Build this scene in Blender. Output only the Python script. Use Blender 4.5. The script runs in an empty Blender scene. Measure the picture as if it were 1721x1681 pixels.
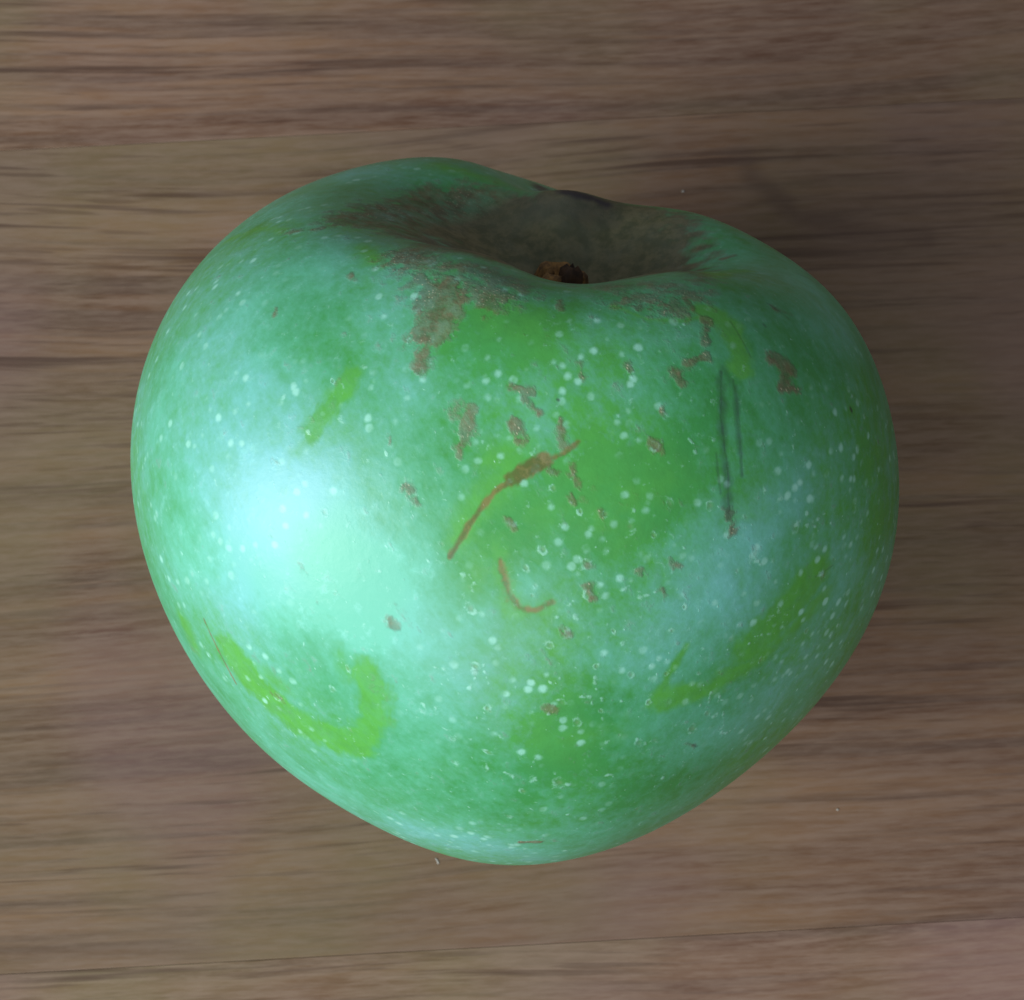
import bpy, math, random
import numpy as np

# =====================================================================
# camera, light and exposure
# =====================================================================
BUMPS = [[-0.4388, 0.5485, 0.7118, 0.22, 0.01358], [-0.3222, 0.5727, 0.7537, 0.22, 0.01519], [-0.2131, 0.5881, 0.7803, 0.22, 0.01476], [-0.1084, 0.5967, 0.7951, 0.22, -0.013], [0.0017, 0.5996, 0.8003, 0.22, -0.0489], [0.1121, 0.5964, 0.7948, 0.22, -0.0454], [0.2128, 0.5881, 0.7803, 0.22, -0.00487], [0.3119, 0.5745, 0.7567, 0.22, 0.02243], [0.4371, 0.5489, 0.7125, 0.22, 0.01652]]
# ---- camera constants and the apple's own shape -------------------------
ELEV = math.radians(74.0); CAM_D = 0.30
APPLE_C = np.array([0.0, 0.0, 0.0])
RIGHT = np.array([1.0, 0, 0]); FWD = np.array([0, math.cos(ELEV), -math.sin(ELEV)])
UP = np.array([0, math.sin(ELEV), math.cos(ELEV)])
TILT, ROLL = math.radians(60.0), math.radians(11.0)
AX = math.cos(TILT)*(-FWD) + math.sin(TILT)*(math.sin(ROLL)*RIGHT + math.cos(ROLL)*UP)
_x = np.cross(AX, -FWD); _x /= np.linalg.norm(_x)          # local x: sideways
_y = np.cross(AX, _x)                                       # local y
ROT = np.stack([_x, _y, AX], axis=1)                        # columns: local axes in world
R0 = 0.0375; CAVD = 0.44; FRN = -0.10

def ylm(d):
    x, y, z = d[:, 0], d[:, 1], d[:, 2]
    # low order polynomial harmonics up to degree 5 on the sphere (products of x,y,z)
    out = []; deg = []
    for n in range(0, 7):
        for i in range(n + 1):
            for j in range(n + 1 - i):
                k = n - i - j
                if k > 1: continue                          # z^2 = 1-x^2-y^2: a full basis without doubles
                out.append(x**i * y**j * z**k); deg.append(n)
    return np.stack(out, 1), np.array(deg)

def apple_radius(d, coef):
    th = np.arccos(np.clip(d[:, 2], -1, 1)); ph = np.arctan2(d[:, 1], d[:, 0])
    w = 1 + 0.10*np.cos(ph*2 + 0.6) + 0.05*np.cos(ph*5 + 1.0) + 0.03*np.cos(ph*3 - .4)
    dphi = lambda c: np.abs((ph - c + math.pi) % (2*math.pi) - math.pi)
    w = w - FRN*np.exp(-(dphi(-math.pi/2)/1.0)**2) + 0.14*np.exp(-(dphi(math.pi*.93)/0.6)**2)
    s = th/(0.385*w)
    r = 1.02 + 0.05*d[:, 2] - CAVD*np.exp(-s**2.7) - 0.05*np.exp(-(th/0.13)**2)
    r -= 0.12*np.exp(-((math.pi - th)/0.3)**2)
    r += 0.012*np.cos(5*ph + 0.5)*np.exp(-((math.pi - th)/0.9)**2)
    for (cx, cy, cz, rad, amp) in BUMPS:
        q = ((d[:, 0]-cx)**2 + (d[:, 1]-cy)**2 + (d[:, 2]-cz)**2)/rad**2
        r += amp*np.exp(-q)
    if coef is not None:
        B, _ = ylm(d); r += (B @ coef)*(1 - np.exp(-(th/0.42)**3))
    return r*R0

COEF = np.array([-0.07641, -0.06483, -0.07185, 0.10125, -0.27192, 0.12546, 0.09924, -0.1683, 0.06441, -0.10284, 0.19533, -0.06861, -0.1937, 0.09022, 0.08384, -0.2008, 0.10841, 0.02896, -0.09699, 0.0179, 0.0104, 0.0259, -0.14121, 0.10557, -0.05603, -0.02394, 0.00237, 0.03872, -0.01908, 0.01023, 0.02773, 0.00792, -0.0516, 0.01323, 0.00637, 0.09597, 0.01244, 0.00909, -0.02443, 0.0079, 0.02131, 0.01003, -0.01264, 0.0024, -0.02787, -0.02059, -0.00149, 0.02364, 0.03392])

scene = bpy.context.scene
col = scene.collection
rng = np.random.default_rng(7)
random.seed(7)

# the apple's skin as a fine grid in the apple's own axes; its lowest point rests on the table
PHI_CAM = math.atan2((ROT.T @ (-FWD))[1], (ROT.T @ (-FWD))[0])
def warp_axis(n, lo, hi, dens):
    t = np.linspace(lo, hi, 4001); c = np.concatenate([[0], np.cumsum((dens(t[1:]) + dens(t[:-1]))/2)])
    return np.interp(np.linspace(0, c[-1], n), c, t)
NPHI, NTH = 1180, 860
PHI = warp_axis(NPHI + 1, -math.pi, math.pi, lambda t: 0.28 + 1.0/(1 + np.exp((np.abs(t) - 1.75)*6)))[:-1] + PHI_CAM
TH = warp_axis(NTH, 0.006, math.pi - 0.006, lambda t: 0.35 + 1.0/(1 + np.exp((t - 2.5)*6)))
tt, pp = np.meshgrid(TH, PHI, indexing='ij')
DIRS = np.stack([np.sin(tt)*np.cos(pp), np.sin(tt)*np.sin(pp), np.cos(tt)], -1).reshape(-1, 3)
RAD = apple_radius(DIRS, COEF)
PLOC = DIRS*RAD[:, None]
BASE_Z = -float((PLOC @ ROT.T)[:, 2].min())
CENTER = np.array([0.0, 0.0, BASE_Z])

cam_data = bpy.data.cameras.new('camera'); cam = bpy.data.objects.new('camera', cam_data); col.objects.link(cam)
scene.camera = cam
cam_data.sensor_fit = 'HORIZONTAL'; cam_data.sensor_width = 36.0
cam_data.lens = 36.0*CAM_D/0.1
cam_data.clip_start = 0.01; cam_data.clip_end = 50.0
cpos = CENTER - FWD*CAM_D
cam.location = cpos.tolist()
cam.rotation_euler = (math.pi/2 - ELEV, 0, 0)
cam_data.dof.use_dof = True; cam_data.dof.focus_distance = CAM_D - 0.030; cam_data.dof.aperture_fstop = 120.0

scene.view_settings.view_transform = 'Standard'; scene.view_settings.look = 'None'
scene.view_settings.exposure = 0.0; scene.view_settings.gamma = 1.0

world = bpy.data.worlds.new('World'); scene.world = world; world.use_nodes = True
bg = world.node_tree.nodes['Background']; bg.inputs[0].default_value = (0.82, 0.84, 0.88, 1); bg.inputs[1].default_value = 0.27

def area(name, loc, target, sx, sy, power, color):
    l = bpy.data.lights.new(name, 'AREA'); l.shape = 'RECTANGLE'; l.size = sx; l.size_y = sy
    l.energy = power; l.color = color
    o = bpy.data.objects.new(name, l); col.objects.link(o); o.location = loc
    import mathutils
    d = mathutils.Vector(target) - mathutils.Vector(loc)
    o.rotation_euler = d.to_track_quat('-Z', 'Y').to_euler()
    return o
area('window_light', (-0.80, -0.34, 0.50), (0, 0, BASE_Z), 0.46, 0.46, 12.8, (0.90, 0.99, 1.0))
area('front_fill_light', (-0.30, -0.95, 0.62), (0, 0, BASE_Z), 0.80, 0.60, 6.2, (0.92, 0.99, 1.0))  # added fill lamp, brightens the apple's lower front and lowers the highlight

# =====================================================================
# node helpers
# =====================================================================
class NT:
    def __init__(self, name):
        self.m = bpy.data.materials.new(name); self.m.use_nodes = True
        self.t = self.m.node_tree; self.n = self.t.nodes; self.n.clear()
        self.out = self.n.new('ShaderNodeOutputMaterial'); self.p = self.n.new('ShaderNodeBsdfPrincipled')
        self.t.links.new(self.p.outputs[0], self.out.inputs[0])
    def link(self, a, b): self.t.links.new(a, b)
    def put(self, sock, v):
        if isinstance(v, bpy.types.NodeSocket): self.link(v, sock)
        else: sock.default_value = v
    def attr(self, name):
        a = self.n.new('ShaderNodeAttribute'); a.attribute_name = name; return a.outputs['Fac']
    def coord(self, which='Object'): return self.n.new('ShaderNodeTexCoord').outputs[which]
    def mapping(self, v, loc=(0,0,0), rot=(0,0,0), scale=(1,1,1)):
        m = self.n.new('ShaderNodeMapping'); self.link(v, m.inputs[0])
        m.inputs[1].default_value = loc; m.inputs[2].default_value = rot; m.inputs[3].default_value = scale; return m.outputs[0]
    def noise(self, v, scale, detail=4, rough=.55, dist=0, color=False):
        k = self.n.new('ShaderNodeTexNoise'); self.link(v, k.inputs['Vector']); k.inputs['Scale'].default_value = scale
        k.inputs['Detail'].default_value = detail; k.inputs['Roughness'].default_value = rough; k.inputs['Distortion'].default_value = dist
        return k.outputs['Color' if color else 'Fac']
    def voronoi(self, v, scale, feature='F1', rnd=1.0, out='Distance'):
        k = self.n.new('ShaderNodeTexVoronoi'); k.feature = feature; self.link(v, k.inputs['Vector'])
        k.inputs['Scale'].default_value = scale; k.inputs['Randomness'].default_value = rnd; return k.outputs[out]
    def math(self, op, a, b=0.0, c=None, clamp=False):
        k = self.n.new('ShaderNodeMath'); k.operation = op; k.use_clamp = clamp
        self.put(k.inputs[0], a); self.put(k.inputs[1], b)
        if c is not None: self.put(k.inputs[2], c)
        return k.outputs[0]
    def ramp(self, v, lo, hi, a=0.0, b=1.0, smooth=True):
        k = self.n.new('ShaderNodeMapRange'); k.interpolation_type = 'SMOOTHSTEP' if smooth else 'LINEAR'
        self.put(k.inputs[0], v); k.inputs[1].default_value = lo; k.inputs[2].default_value = hi
        k.inputs[3].default_value = a; k.inputs[4].default_value = b; return k.outputs[0]
    def mix(self, f, a, b, mode='MIX'):
        k = self.n.new('ShaderNodeMix'); k.data_type = 'RGBA'; k.blend_type = mode; k.clamp_factor = True
        self.put(k.inputs[0], f)
        self.put(k.inputs[6], a if isinstance(a, bpy.types.NodeSocket) else (*a, 1))
        self.put(k.inputs[7], b if isinstance(b, bpy.types.NodeSocket) else (*b, 1)); return k.outputs[2]
    def bump(self, h, strength, dist, prev=None):
        k = self.n.new('ShaderNodeBump'); k.inputs['Strength'].default_value = strength; k.inputs['Distance'].default_value = dist
        self.put(k.inputs['Height'], h)
        if prev is not None: self.link(prev, k.inputs['Normal'])
        return k.outputs[0]

def tag(o, label=None, cat=None, kind=None, group=None):
    if label: o['label'] = label
    if cat: o['category'] = cat
    if kind: o['kind'] = kind
    if group: o['group'] = group
    return o

def mesh_obj(name, verts, faces, mat, parent=None, smooth=True):
    me = bpy.data.meshes.new(name); me.from_pydata([tuple(v) for v in verts], [], faces); me.update()
    me.materials.append(mat)
    if smooth: me.polygons.foreach_set('use_smooth', [True]*len(me.polygons))
    o = bpy.data.objects.new(name, me); col.objects.link(o)
    if parent: o.parent = parent
    return o

# =====================================================================
# the wooden tabletop: boards laid side by side
# =====================================================================
def wood_material():
    k = NT('oak_wood')
    oi = k.n.new('ShaderNodeObjectInfo')
    comb = k.n.new('ShaderNodeVectorMath'); comb.operation = 'ADD'
    sc_ = k.n.new('ShaderNodeCombineXYZ'); k.put(sc_.inputs[0], k.math('MULTIPLY', oi.outputs['Random'], 3.0)); k.put(sc_.inputs[2], k.math('MULTIPLY', oi.outputs['Random'], 5.0))
    k.link(k.coord(), comb.inputs[0]); k.link(sc_.outputs[0], comb.inputs[1])
    v = comb.outputs[0]
    # the grain wanders: shift across the board by slow noise along it
    slow = k.noise(k.mapping(v, scale=(1, 1.5, 1)), 5.0, 2, .4)
    sx = k.n.new('ShaderNodeSeparateXYZ'); k.link(v, sx.inputs[0])
    yw = k.math('ADD', sx.outputs[1], k.math('MULTIPLY', k.math('SUBTRACT', slow, .5), 0.026))
    cv = k.n.new('ShaderNodeCombineXYZ'); k.link(sx.outputs[0], cv.inputs[0]); k.link(yw, cv.inputs[1]); k.link(sx.outputs[2], cv.inputs[2])
    g = cv.outputs[0]
    bands = k.noise(k.mapping(g, scale=(7, 170, 7)), 1.0, 5, .6)                    # broad growth rings
    fine = k.noise(k.mapping(g, scale=(110, 1500, 110)), 1.0, 4, .7)
    pores = k.noise(k.mapping(g, loc=(3, 1, 0), scale=(95, 1500, 95)), 1.0, 2, .5)    # short dark streaks
    pores2 = k.noise(k.mapping(g, loc=(9, 4, 0), scale=(26, 760, 26)), 1.0, 3, .55)
    mottle = k.noise(k.mapping(v, scale=(25, 60, 25)), 1.0, 4, .6)
    hue = k.noise(k.mapping(v, loc=(5, 2, 0)), 26.0, 2, .5)
    c = k.mix(k.ramp(bands, .36, .64), (0.106, 0.050, 0.030), (0.218, 0.120, 0.068))
    c = k.mix(k.ramp(fine, .35, .65, 0, .55), c, (0.235, 0.155, 0.118))
    lines = k.noise(k.mapping(g, loc=(7, 2, 0), scale=(14, 620, 14)), 1.0, 3, .6)
    c = k.mix(k.ramp(lines, .50, .66, 0, .60), c, (0.092, 0.056, 0.044))
    c = k.mix(k.ramp(mottle, .35, .68, 0, .35), c, (0.125, 0.072, 0.055))
    c = k.mix(k.ramp(hue, .40, .62, 0, .50), c, (0.175, 0.140, 0.075))
    hue2 = k.noise(k.mapping(v, loc=(1, 8, 0)), 22.0, 2, .5)
    c = k.mix(k.ramp(hue2, .45, .65, 0, .45), c, (0.195, 0.115, 0.110))
    p1 = k.ramp(pores, .56, .72, 0, .40); p2 = k.ramp(pores2, .54, .70, 0, .75)
    pm = k.math('MAXIMUM', p1, p2)
    pres = k.ramp(k.noise(k.mapping(g, loc=(2, 6, 0), scale=(10, 60, 10)), 1.0, 2, .5), .35, .62, .25, 1.0)
    pm = k.math('MULTIPLY', pm, pres)
    grain2 = k.noise(k.mapping(v, loc=(4, 4, 0), scale=(300, 1800, 300)), 1.0, 3, .65)
    c = k.mix(k.ramp(grain2, .35, .7, 0, .30), c, (0.255, 0.175, 0.135))
    c = k.mix(pm, c, (0.066, 0.036, 0.026))
    # one faint curved old stain across the grain
    tc = k.n.new('ShaderNodeTexCoord'); tc.object = table
    wobv = k.n.new('ShaderNodeVectorMath'); wobv.operation = 'SCALE'; k.link(k.noise(tc.outputs['Object'], 90, 3, .6, color=True), wobv.inputs[0]); wobv.inputs[3].default_value = .003
    addv = k.n.new('ShaderNodeVectorMath'); addv.operation = 'ADD'; k.link(tc.outputs['Object'], addv.inputs[0]); k.link(wobv.outputs[0], addv.inputs[1])
    sd_ = None
    for (ax, ay), (bx, by) in zip(STAIN[:-1], STAIN[1:]):
        L2 = (bx-ax)**2 + (by-ay)**2
        s1 = k.n.new('ShaderNodeVectorMath'); s1.operation = 'SUBTRACT'; k.link(addv.outputs[0], s1.inputs[0]); s1.inputs[1].default_value = (ax + .0015, ay + .0015, 0)
        dp = k.n.new('ShaderNodeVectorMath'); dp.operation = 'DOT_PRODUCT'; k.link(s1.outputs[0], dp.inputs[0]); dp.inputs[1].default_value = (bx-ax, by-ay, 0)
        tq = k.math('DIVIDE', dp.outputs['Value'], L2, clamp=True)
        mv = k.n.new('ShaderNodeVectorMath'); mv.operation = 'SCALE'; mv.inputs[0].default_value = (bx-ax, by-ay, 0); k.link(tq, mv.inputs[3])
        s2 = k.n.new('ShaderNodeVectorMath'); s2.operation = 'DISTANCE'; k.link(s1.outputs[0], s2.inputs[0]); k.link(mv.outputs[0], s2.inputs[1])
        sd_ = s2.outputs['Value'] if sd_ is None else k.math('MINIMUM', sd_, s2.outputs['Value'])
    stn = k.math('MULTIPLY', k.ramp(sd_, .0026, .0002), k.ramp(mottle, .3, .6, .3, .75))
    c = k.mix(stn, c, (0.085, 0.050, 0.040))
    tone = k.n.new('ShaderNodeSeparateColor'); k.link(oi.outputs['Color'], tone.inputs[0]); tone = tone.outputs[0]
    tv = k.n.new('ShaderNodeVectorMath'); tv.operation = 'SCALE'; k.link(c, tv.inputs[0]); k.link(tone, tv.inputs[3])
    k.link(tv.outputs[0], k.p.inputs['Base Color'])
    k.put(k.p.inputs['Roughness'], k.ramp(fine, .3, .7, .36, .5, False))
    k.p.inputs['Specular IOR Level'].default_value = 0.28
    h = k.math('SUBTRACT', k.math('MULTIPLY', fine, .4), pm)
    k.link(k.bump(h, .35, 0.00012), k.p.inputs['Normal'])
    return k.m

table = bpy.data.objects.new('wooden_tabletop', None); col.objects.link(table)
tag(table, kind='structure', label='brown wooden tabletop of long boards under the apple')
STAIN = [(0.02982, 0.05421), (0.03116, 0.05077), (0.03383, 0.04765), (0.03641, 0.04528), (0.04112, 0.04354), (0.05066, 0.0419)]
TROT = math.radians(3.2); table.rotation_euler = (0, 0, TROT)
JOINTS = [-0.325, -0.229, -0.133, -0.0372, 0.0588, 0.155, 0.251, 0.347]
WOOD = wood_material()
def board(y0, y1, x0, x1, z0, z1, bev=0.00007):
    xs = [x0, x0 + bev, x1 - bev, x1]; ys = [y0, y0 + bev, y1 - bev, y1]
    v = []; f = []
    for (a0, b0, a1, b1, z) in ((xs[0], ys[0], xs[3], ys[3], z0), (xs[0], ys[0], xs[3], ys[3], z1 - bev), (xs[1], ys[1], xs[2], ys[2], z1)):
        v += [(a0, b0, z), (a1, b0, z), (a1, b1, z), (a0, b1, z)]
    f.append((3, 2, 1, 0)); f.append((8, 9, 10, 11))
    for L_ in (0, 4):
        for i in range(4): j = (i + 1) % 4; f.append((L_ + i, L_ + j, L_ + 4 + j, L_ + 4 + i))
    return v, f
for i in range(len(JOINTS) - 1):
    y0, y1 = JOINTS[i] + .00001, JOINTS[i+1] - .00001
    cx, cy = 0.07*math.sin(i*2.3), (y0 + y1)/2
    v, f = board(y0 - cy, y1 - cy, -0.42, 0.42, -0.022, 0.0)
    o = mesh_obj('plank', v, f, WOOD, table, smooth=False); o.location = (cx, cy, 0); o.color = ([.97, 1.0, 1.20, .96, 1.03, 1.0, 1.0][i],)*3 + (1,)

# =====================================================================
# the apple
# =====================================================================
MARKS = [
("bloom",[[-21.36,-29.43,11.04]],8.72,8.72,0.55),
("bloom",[[-9.52,-34.84,7.71]],6.4,6.4,0.55),
("bloom",[[-30.11,-17.41,17.14]],5.81,5.81,0.35),
("bloom",[[-29.56,-23.41,8.1]],5.23,5.23,0.2),
("bloom",[[-19.73,-12.97,28.13]],5.23,5.23,0.35),
("bloom",[[-20.77,-25.9,18.89]],5.23,5.23,0.2),
("bloom",[[-5.77,-35.98,4.96]],5.23,5.23,0.25),
("bloom",[[-26.0,-21.29,-11.84]],4.07,4.07,0.3),
("bloom",[[-14.8,-25.59,-18.59]],5.23,5.23,0.3),
("bloom",[[-21.16,-30.8,3.18]],5.23,5.23,0.35),
("bloom",[[0.44,-36.81,-0.61]],4.65,4.65,0.12),
("bloom",[[-2.9,-31.06,-18.02]],3.49,3.49,0.2),
("bloom",[[7.21,-30.36,-18.89]],2.91,2.91,0.25),
("bloom",[[-21.11,16.01,23.86]],3.49,3.49,0.6),
("bloom",[[-27.15,6.55,22.97]],3.49,3.49,0.4),
("bloom",[[21.3,-28.66,17.75]],3.2,3.2,0.45),
("bloom",[[19.46,-31.1,11.99]],4.65,4.65,0.5),
("bloom",[[15.1,-33.76,7.74]],4.07,4.07,0.35),
("bloom",[[20.84,-29.86,-3.18]],3.78,3.78,0.55),
("bloom",[[26.27,-25.0,-1.22]],3.49,3.49,0.4),
("bloom",[[23.76,-25.58,20.81]],3.49,3.49,0.3),
("bloom",[[25.35,-11.96,30.15]],4.07,4.07,0.4),
("bloom",[[21.13,-5.62,31.57]],5.23,5.23,0.4),
("bloom",[[16.26,0.2,30.17]],3.49,3.49,0.3),
("bloom",[[10.14,4.21,28.9]],2.33,2.33,0.3),
("bloom",[[-9.95,-27.12,24.87]],3.49,3.49,0.15),
("bloom",[[-12.95,-22.92,27.33]],4.65,4.65,0.2),
("bloom",[[3.74,1.66,24.3]],2.33,2.33,0.15),
("bloom",[[8.83,-19.15,33.71]],3.49,3.49,0.15),
("bloom",[[-0.42,-29.39,25.82]],3.49,3.49,0.15),
("bloom",[[-7.97,-35.67,-2.14]],3.49,3.49,0.2),
("bloom",[[14.24,-34.13,-1.81]],2.91,2.91,0.15),
("bloom",[[30.61,-20.45,11.15]],3.49,3.49,0.3),
("bloom",[[5.6,-35.43,11.54]],1.74,1.74,0.1),
("bloom",[[2.36,-35.31,12.59]],1.63,1.63,0.5),
("bloom",[[3.84,-36.25,7.41]],2.91,2.91,0.1),
("bloom",[[9.82,-35.62,5.76]],3.49,3.49,0.1),
("bloom",[[15.15,-31.72,18.13]],3.49,3.49,0.15),
("bloom",[[9.46,-28.47,27.59]],4.07,4.07,0.12),
("bloom",[[-6.05,-25.45,28.4]],4.36,4.36,-0.29),
("bloom",[[-0.11,-24.84,30.56]],4.07,4.07,-0.377),
("bloom",[[-3.43,-23.35,30.76]],3.49,3.49,-0.23199999999999998),
("bloom",[[7.67,-32.15,21.53]],5.23,5.23,-0.348),
("bloom",[[12.46,-30.43,23.41]],5.23,5.23,-0.319),
("bloom",[[2.36,-33.81,17.65]],5.23,5.23,-0.348),
("bloom",[[-2.66,-31.68,21.32]],3.49,3.49,-0.348),
("bloom",[[-3.4,-34.06,15.31]],3.49,3.49,-0.261),
("bloom",[[-2.17,-35.31,11.49]],2.91,2.91,-0.20299999999999999),
("bloom",[[8.89,-33.26,18.31]],4.65,4.65,-0.23199999999999998),
("bloom",[[8.98,-35.95,-1.08]],5.23,5.23,-0.29),
("bloom",[[9.67,-34.77,12.07]],3.49,3.49,-0.11599999999999999),
("bloom",[[4.86,-36.5,4.56]],3.49,3.49,-0.174),
("bloom",[[30.82,-11.85,-12.07]],5.23,5.23,-0.348),
("bloom",[[26.16,-19.98,-12.15]],3.49,3.49,-0.29),
("bloom",[[35.38,-7.73,-3.54]],2.91,2.91,-0.23199999999999998),
("bloom",[[12.84,-32.27,-12.02]],4.07,4.07,-0.23199999999999998),
("bloom",[[5.01,-35.23,-9.8]],4.07,4.07,-0.145),
("bloom",[[-6.66,-32.85,-13.54]],3.49,3.49,-0.11599999999999999),
("bloom",[[5.23,-28.23,28.17]],4.65,4.65,-0.174),
("bloom",[[19.03,-27.5,23.81]],4.07,4.07,-0.11599999999999999),
("bloom",[[24.61,-18.39,28.41]],5.23,5.23,-0.20299999999999999),
("bloom",[[30.42,-15.25,21.96]],4.07,4.07,-0.261),
("bloom",[[33.49,-14.29,13.26]],4.65,4.65,-0.29),
("bloom",[[-14.08,-25.89,23.93]],3.49,3.49,-0.174),
("bloom",[[7.56,-25.56,30.87]],4.65,4.65,-0.145),
("bloom",[[-2.47,-27.71,27.37]],2.91,2.91,-0.11599999999999999),
("bloom",[[-16.7,-13.12,29.43]],1.74,1.74,-0.29),
("bloom",[[-28.58,1.29,22.88]],1.51,1.51,-0.40599999999999997),
("bloom",[[14.54,-11.75,33.6]],0.93,0.93,-0.46399999999999997),
("bloom",[[-7.89,-32.9,16.07]],2.33,2.33,-0.0696),
("bloom",[[-17.84,-22.43,24.84]],3.49,3.49,-0.145),
("bloom",[[-31.48,-18.92,12.71]],1.74,1.74,-0.057999999999999996),
("bloom",[[15.12,-25.37,29.47]],2.91,2.91,-0.11599999999999999),
("bloom",[[19.42,-28.77,-10.27]],3.49,3.49,-0.174),
("bloom",[[7.88,-36.23,1.95]],3.49,3.49,-0.174),
("bloom",[[-26.61,-23.61,-7.79]],2.03,2.03,-0.20299999999999999),
("bloom",[[12.0,-31.85,20.5]],3.49,3.49,-0.23199999999999998),
("rub",[[-15.88,-25.23,23.51],[-16.25,-25.87,22.56]],1.22,1.22,1.0),
("rub",[[-16.25,-25.87,22.56],[-16.99,-26.42,21.36],[-17.59,-27.01,20.12],[-18.36,-27.5,18.76]],1.22,1.34,0.95),
("rub",[[-18.36,-27.5,18.76],[-19.22,-28.15,16.86]],0.81,1.71,0.7),
("rub",[[-19.57,-28.2,16.42],[-19.81,-28.74,15.08],[-20.06,-29.26,13.58]],0.71,1.95,0.4),
("rub",[[-22.44,-29.02,-4.05],[-20.8,-29.58,-5.88],[-19.35,-30.27,-6.55],[-17.9,-30.83,-7.37],[-16.49,-31.38,-7.94],[-15.17,-31.75,-8.72],[-13.43,-32.61,-8.51],[-11.67,-33.33,-8.45],[-9.39,-34.24,-7.95]],1.93,1.47,1.0),
("rub",[[-9.39,-34.24,-7.95],[-8.29,-35.33,-4.38],[-8.64,-35.49,-2.41],[-8.96,-35.54,-0.43],[-9.79,-35.36,0.43]],1.73,1.71,1.0),
("rub",[[-12.32,-34.64,1.34],[-10.91,-35.01,-0.65]],1.02,2.2,0.6),
("rub",[[-27.37,-24.04,-5.41],[-26.27,-24.02,-7.74]],1.42,2.69,0.75),
("rub",[[-19.05,-31.05,-4.57],[-17.84,-31.64,-4.86],[-16.61,-32.19,-5.14]],1.22,2.2,0.6),
("rub",[[-13.18,16.79,25.86],[-10.71,16.04,26.09],[-9.15,15.52,26.13],[-7.69,15.1,26.15]],1.53,2.69,0.8),
("rub",[[-31.6,4.6,19.4],[-30.0,2.26,21.49],[-28.58,1.29,22.88],[-25.58,-3.29,25.45]],0.81,1.47,0.8),
("rub",[[-17.48,-10.96,29.13],[-15.95,-14.38,29.62]],1.22,2.44,0.7),
("rub",[[-6.3,-24.1,29.42],[-5.41,-25.91,28.22]],1.63,6.1,0.3),
("rub",[[-1.26,-24.39,30.62],[-0.24,-25.35,30.17],[0.86,-26.21,29.69],[0.79,-24.38,31.01]],2.03,4.88,0.4),
("rub",[[-2.16,-31.49,21.87],[-0.43,-31.16,23.0],[-0.87,-32.23,20.8],[-1.48,-32.64,19.72],[-2.21,-33.02,18.58],[-2.8,-33.39,17.43],[-3.29,-33.81,16.09],[-3.88,-34.19,14.7]],1.63,2.93,0.75),
("rub",[[2.2,-33.45,18.61],[0.84,-33.81,17.42],[-0.43,-34.17,16.06],[-1.13,-34.63,14.42],[-1.89,-35.05,12.65]],2.24,4.15,0.55),
("rub",[[-0.16,-34.64,14.65],[0.16,-35.01,13.42],[0.64,-35.36,12.17],[1.44,-35.63,11.12],[2.24,-35.85,10.08],[3.52,-35.79,10.32],[4.79,-35.68,10.57]],1.32,1.71,0.7),
("rub",[[6.07,-31.96,22.17],[7.31,-32.01,21.9],[8.56,-32.01,21.64],[9.89,-31.98,21.25],[11.51,-31.39,21.87],[13.09,-30.71,22.49]],2.65,5.62,0.6),
("rub",[[5.04,-33.1,19.6],[6.62,-33.16,19.26],[8.29,-33.16,18.81],[9.97,-33.07,18.36],[9.71,-33.6,16.81]],2.03,3.66,0.45),
("rub",[[15.71,-33.68,2.07],[16.08,-33.52,3.69],[16.39,-33.34,5.16],[16.91,-33.03,6.5],[17.4,-32.69,7.86]],0.41,0.73,0.95),
("rub",[[16.18,-33.46,2.38],[17.93,-32.52,2.71],[19.72,-31.41,2.83],[21.19,-30.41,3.45],[22.6,-29.33,4.08],[23.72,-28.42,4.78],[24.87,-27.4,5.56]],1.22,1.47,1),
("rub",[[23.15,-28.94,6.45],[24.2,-28.03,7.72],[25.25,-27.03,8.9],[26.05,-26.18,10.08],[26.88,-25.2,11.35],[27.63,-24.22,12.46]],2.24,1.71,1),
("rub",[[24.81,-27.47,5.93],[25.82,-26.5,6.48],[26.67,-25.63,7.08],[27.48,-24.74,7.96],[28.25,-23.82,8.85],[29.12,-22.69,9.6]],1.22,2.44,0.8),
("rub",[[9.14,-35.87,-1.8],[10.82,-35.44,-1.34],[12.6,-34.86,-1.08]],2.24,4.88,0.5),
("rub",[[28.68,-13.55,-14.49],[29.66,-12.78,-13.45],[30.57,-12.16,-12.28],[31.48,-11.27,-11.25],[32.3,-10.49,-10.16]],1.63,3.66,0.55),
("rub",[[20.59,-29.88,14.92],[21.1,-29.88,13.19]],0.41,0.98,0.6),
("rub",[[5.42,-20.85,32.95],[7.02,-21.59,33.0],[8.56,-22.11,32.95],[10.13,-21.84,33.09],[11.68,-21.56,33.15],[13.09,-20.38,33.5]],0.31,0.73,0.85),
("rub",[[13.07,-19.73,33.72],[14.3,-20.11,33.42],[15.51,-20.24,33.08],[16.28,-21.28,32.29],[16.96,-22.21,31.4],[17.29,-23.12,30.52]],1.22,1.22,0.95),
("rub",[[15.46,-19.36,33.45],[16.58,-20.53,32.6],[17.83,-21.43,31.52]],0.31,0.73,0.7),
("rub",[[13.49,-12.55,33.76],[16.16,-5.86,31.52]],1.42,1.47,0.8),
("rub",[[15.36,-24.07,30.62],[15.99,-24.84,29.6],[16.56,-25.53,28.55],[17.24,-26.09,27.45]],0.81,1.95,0.35),
("rub",[[11.67,-34.28,12.26],[12.45,-34.31,10.83],[13.22,-34.28,9.41]],1.02,2.93,0.3),
("rub",[[6.75,-36.21,5.42],[8.22,-36.05,4.5],[9.81,-35.77,3.38]],1.63,3.66,0.4),
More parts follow.
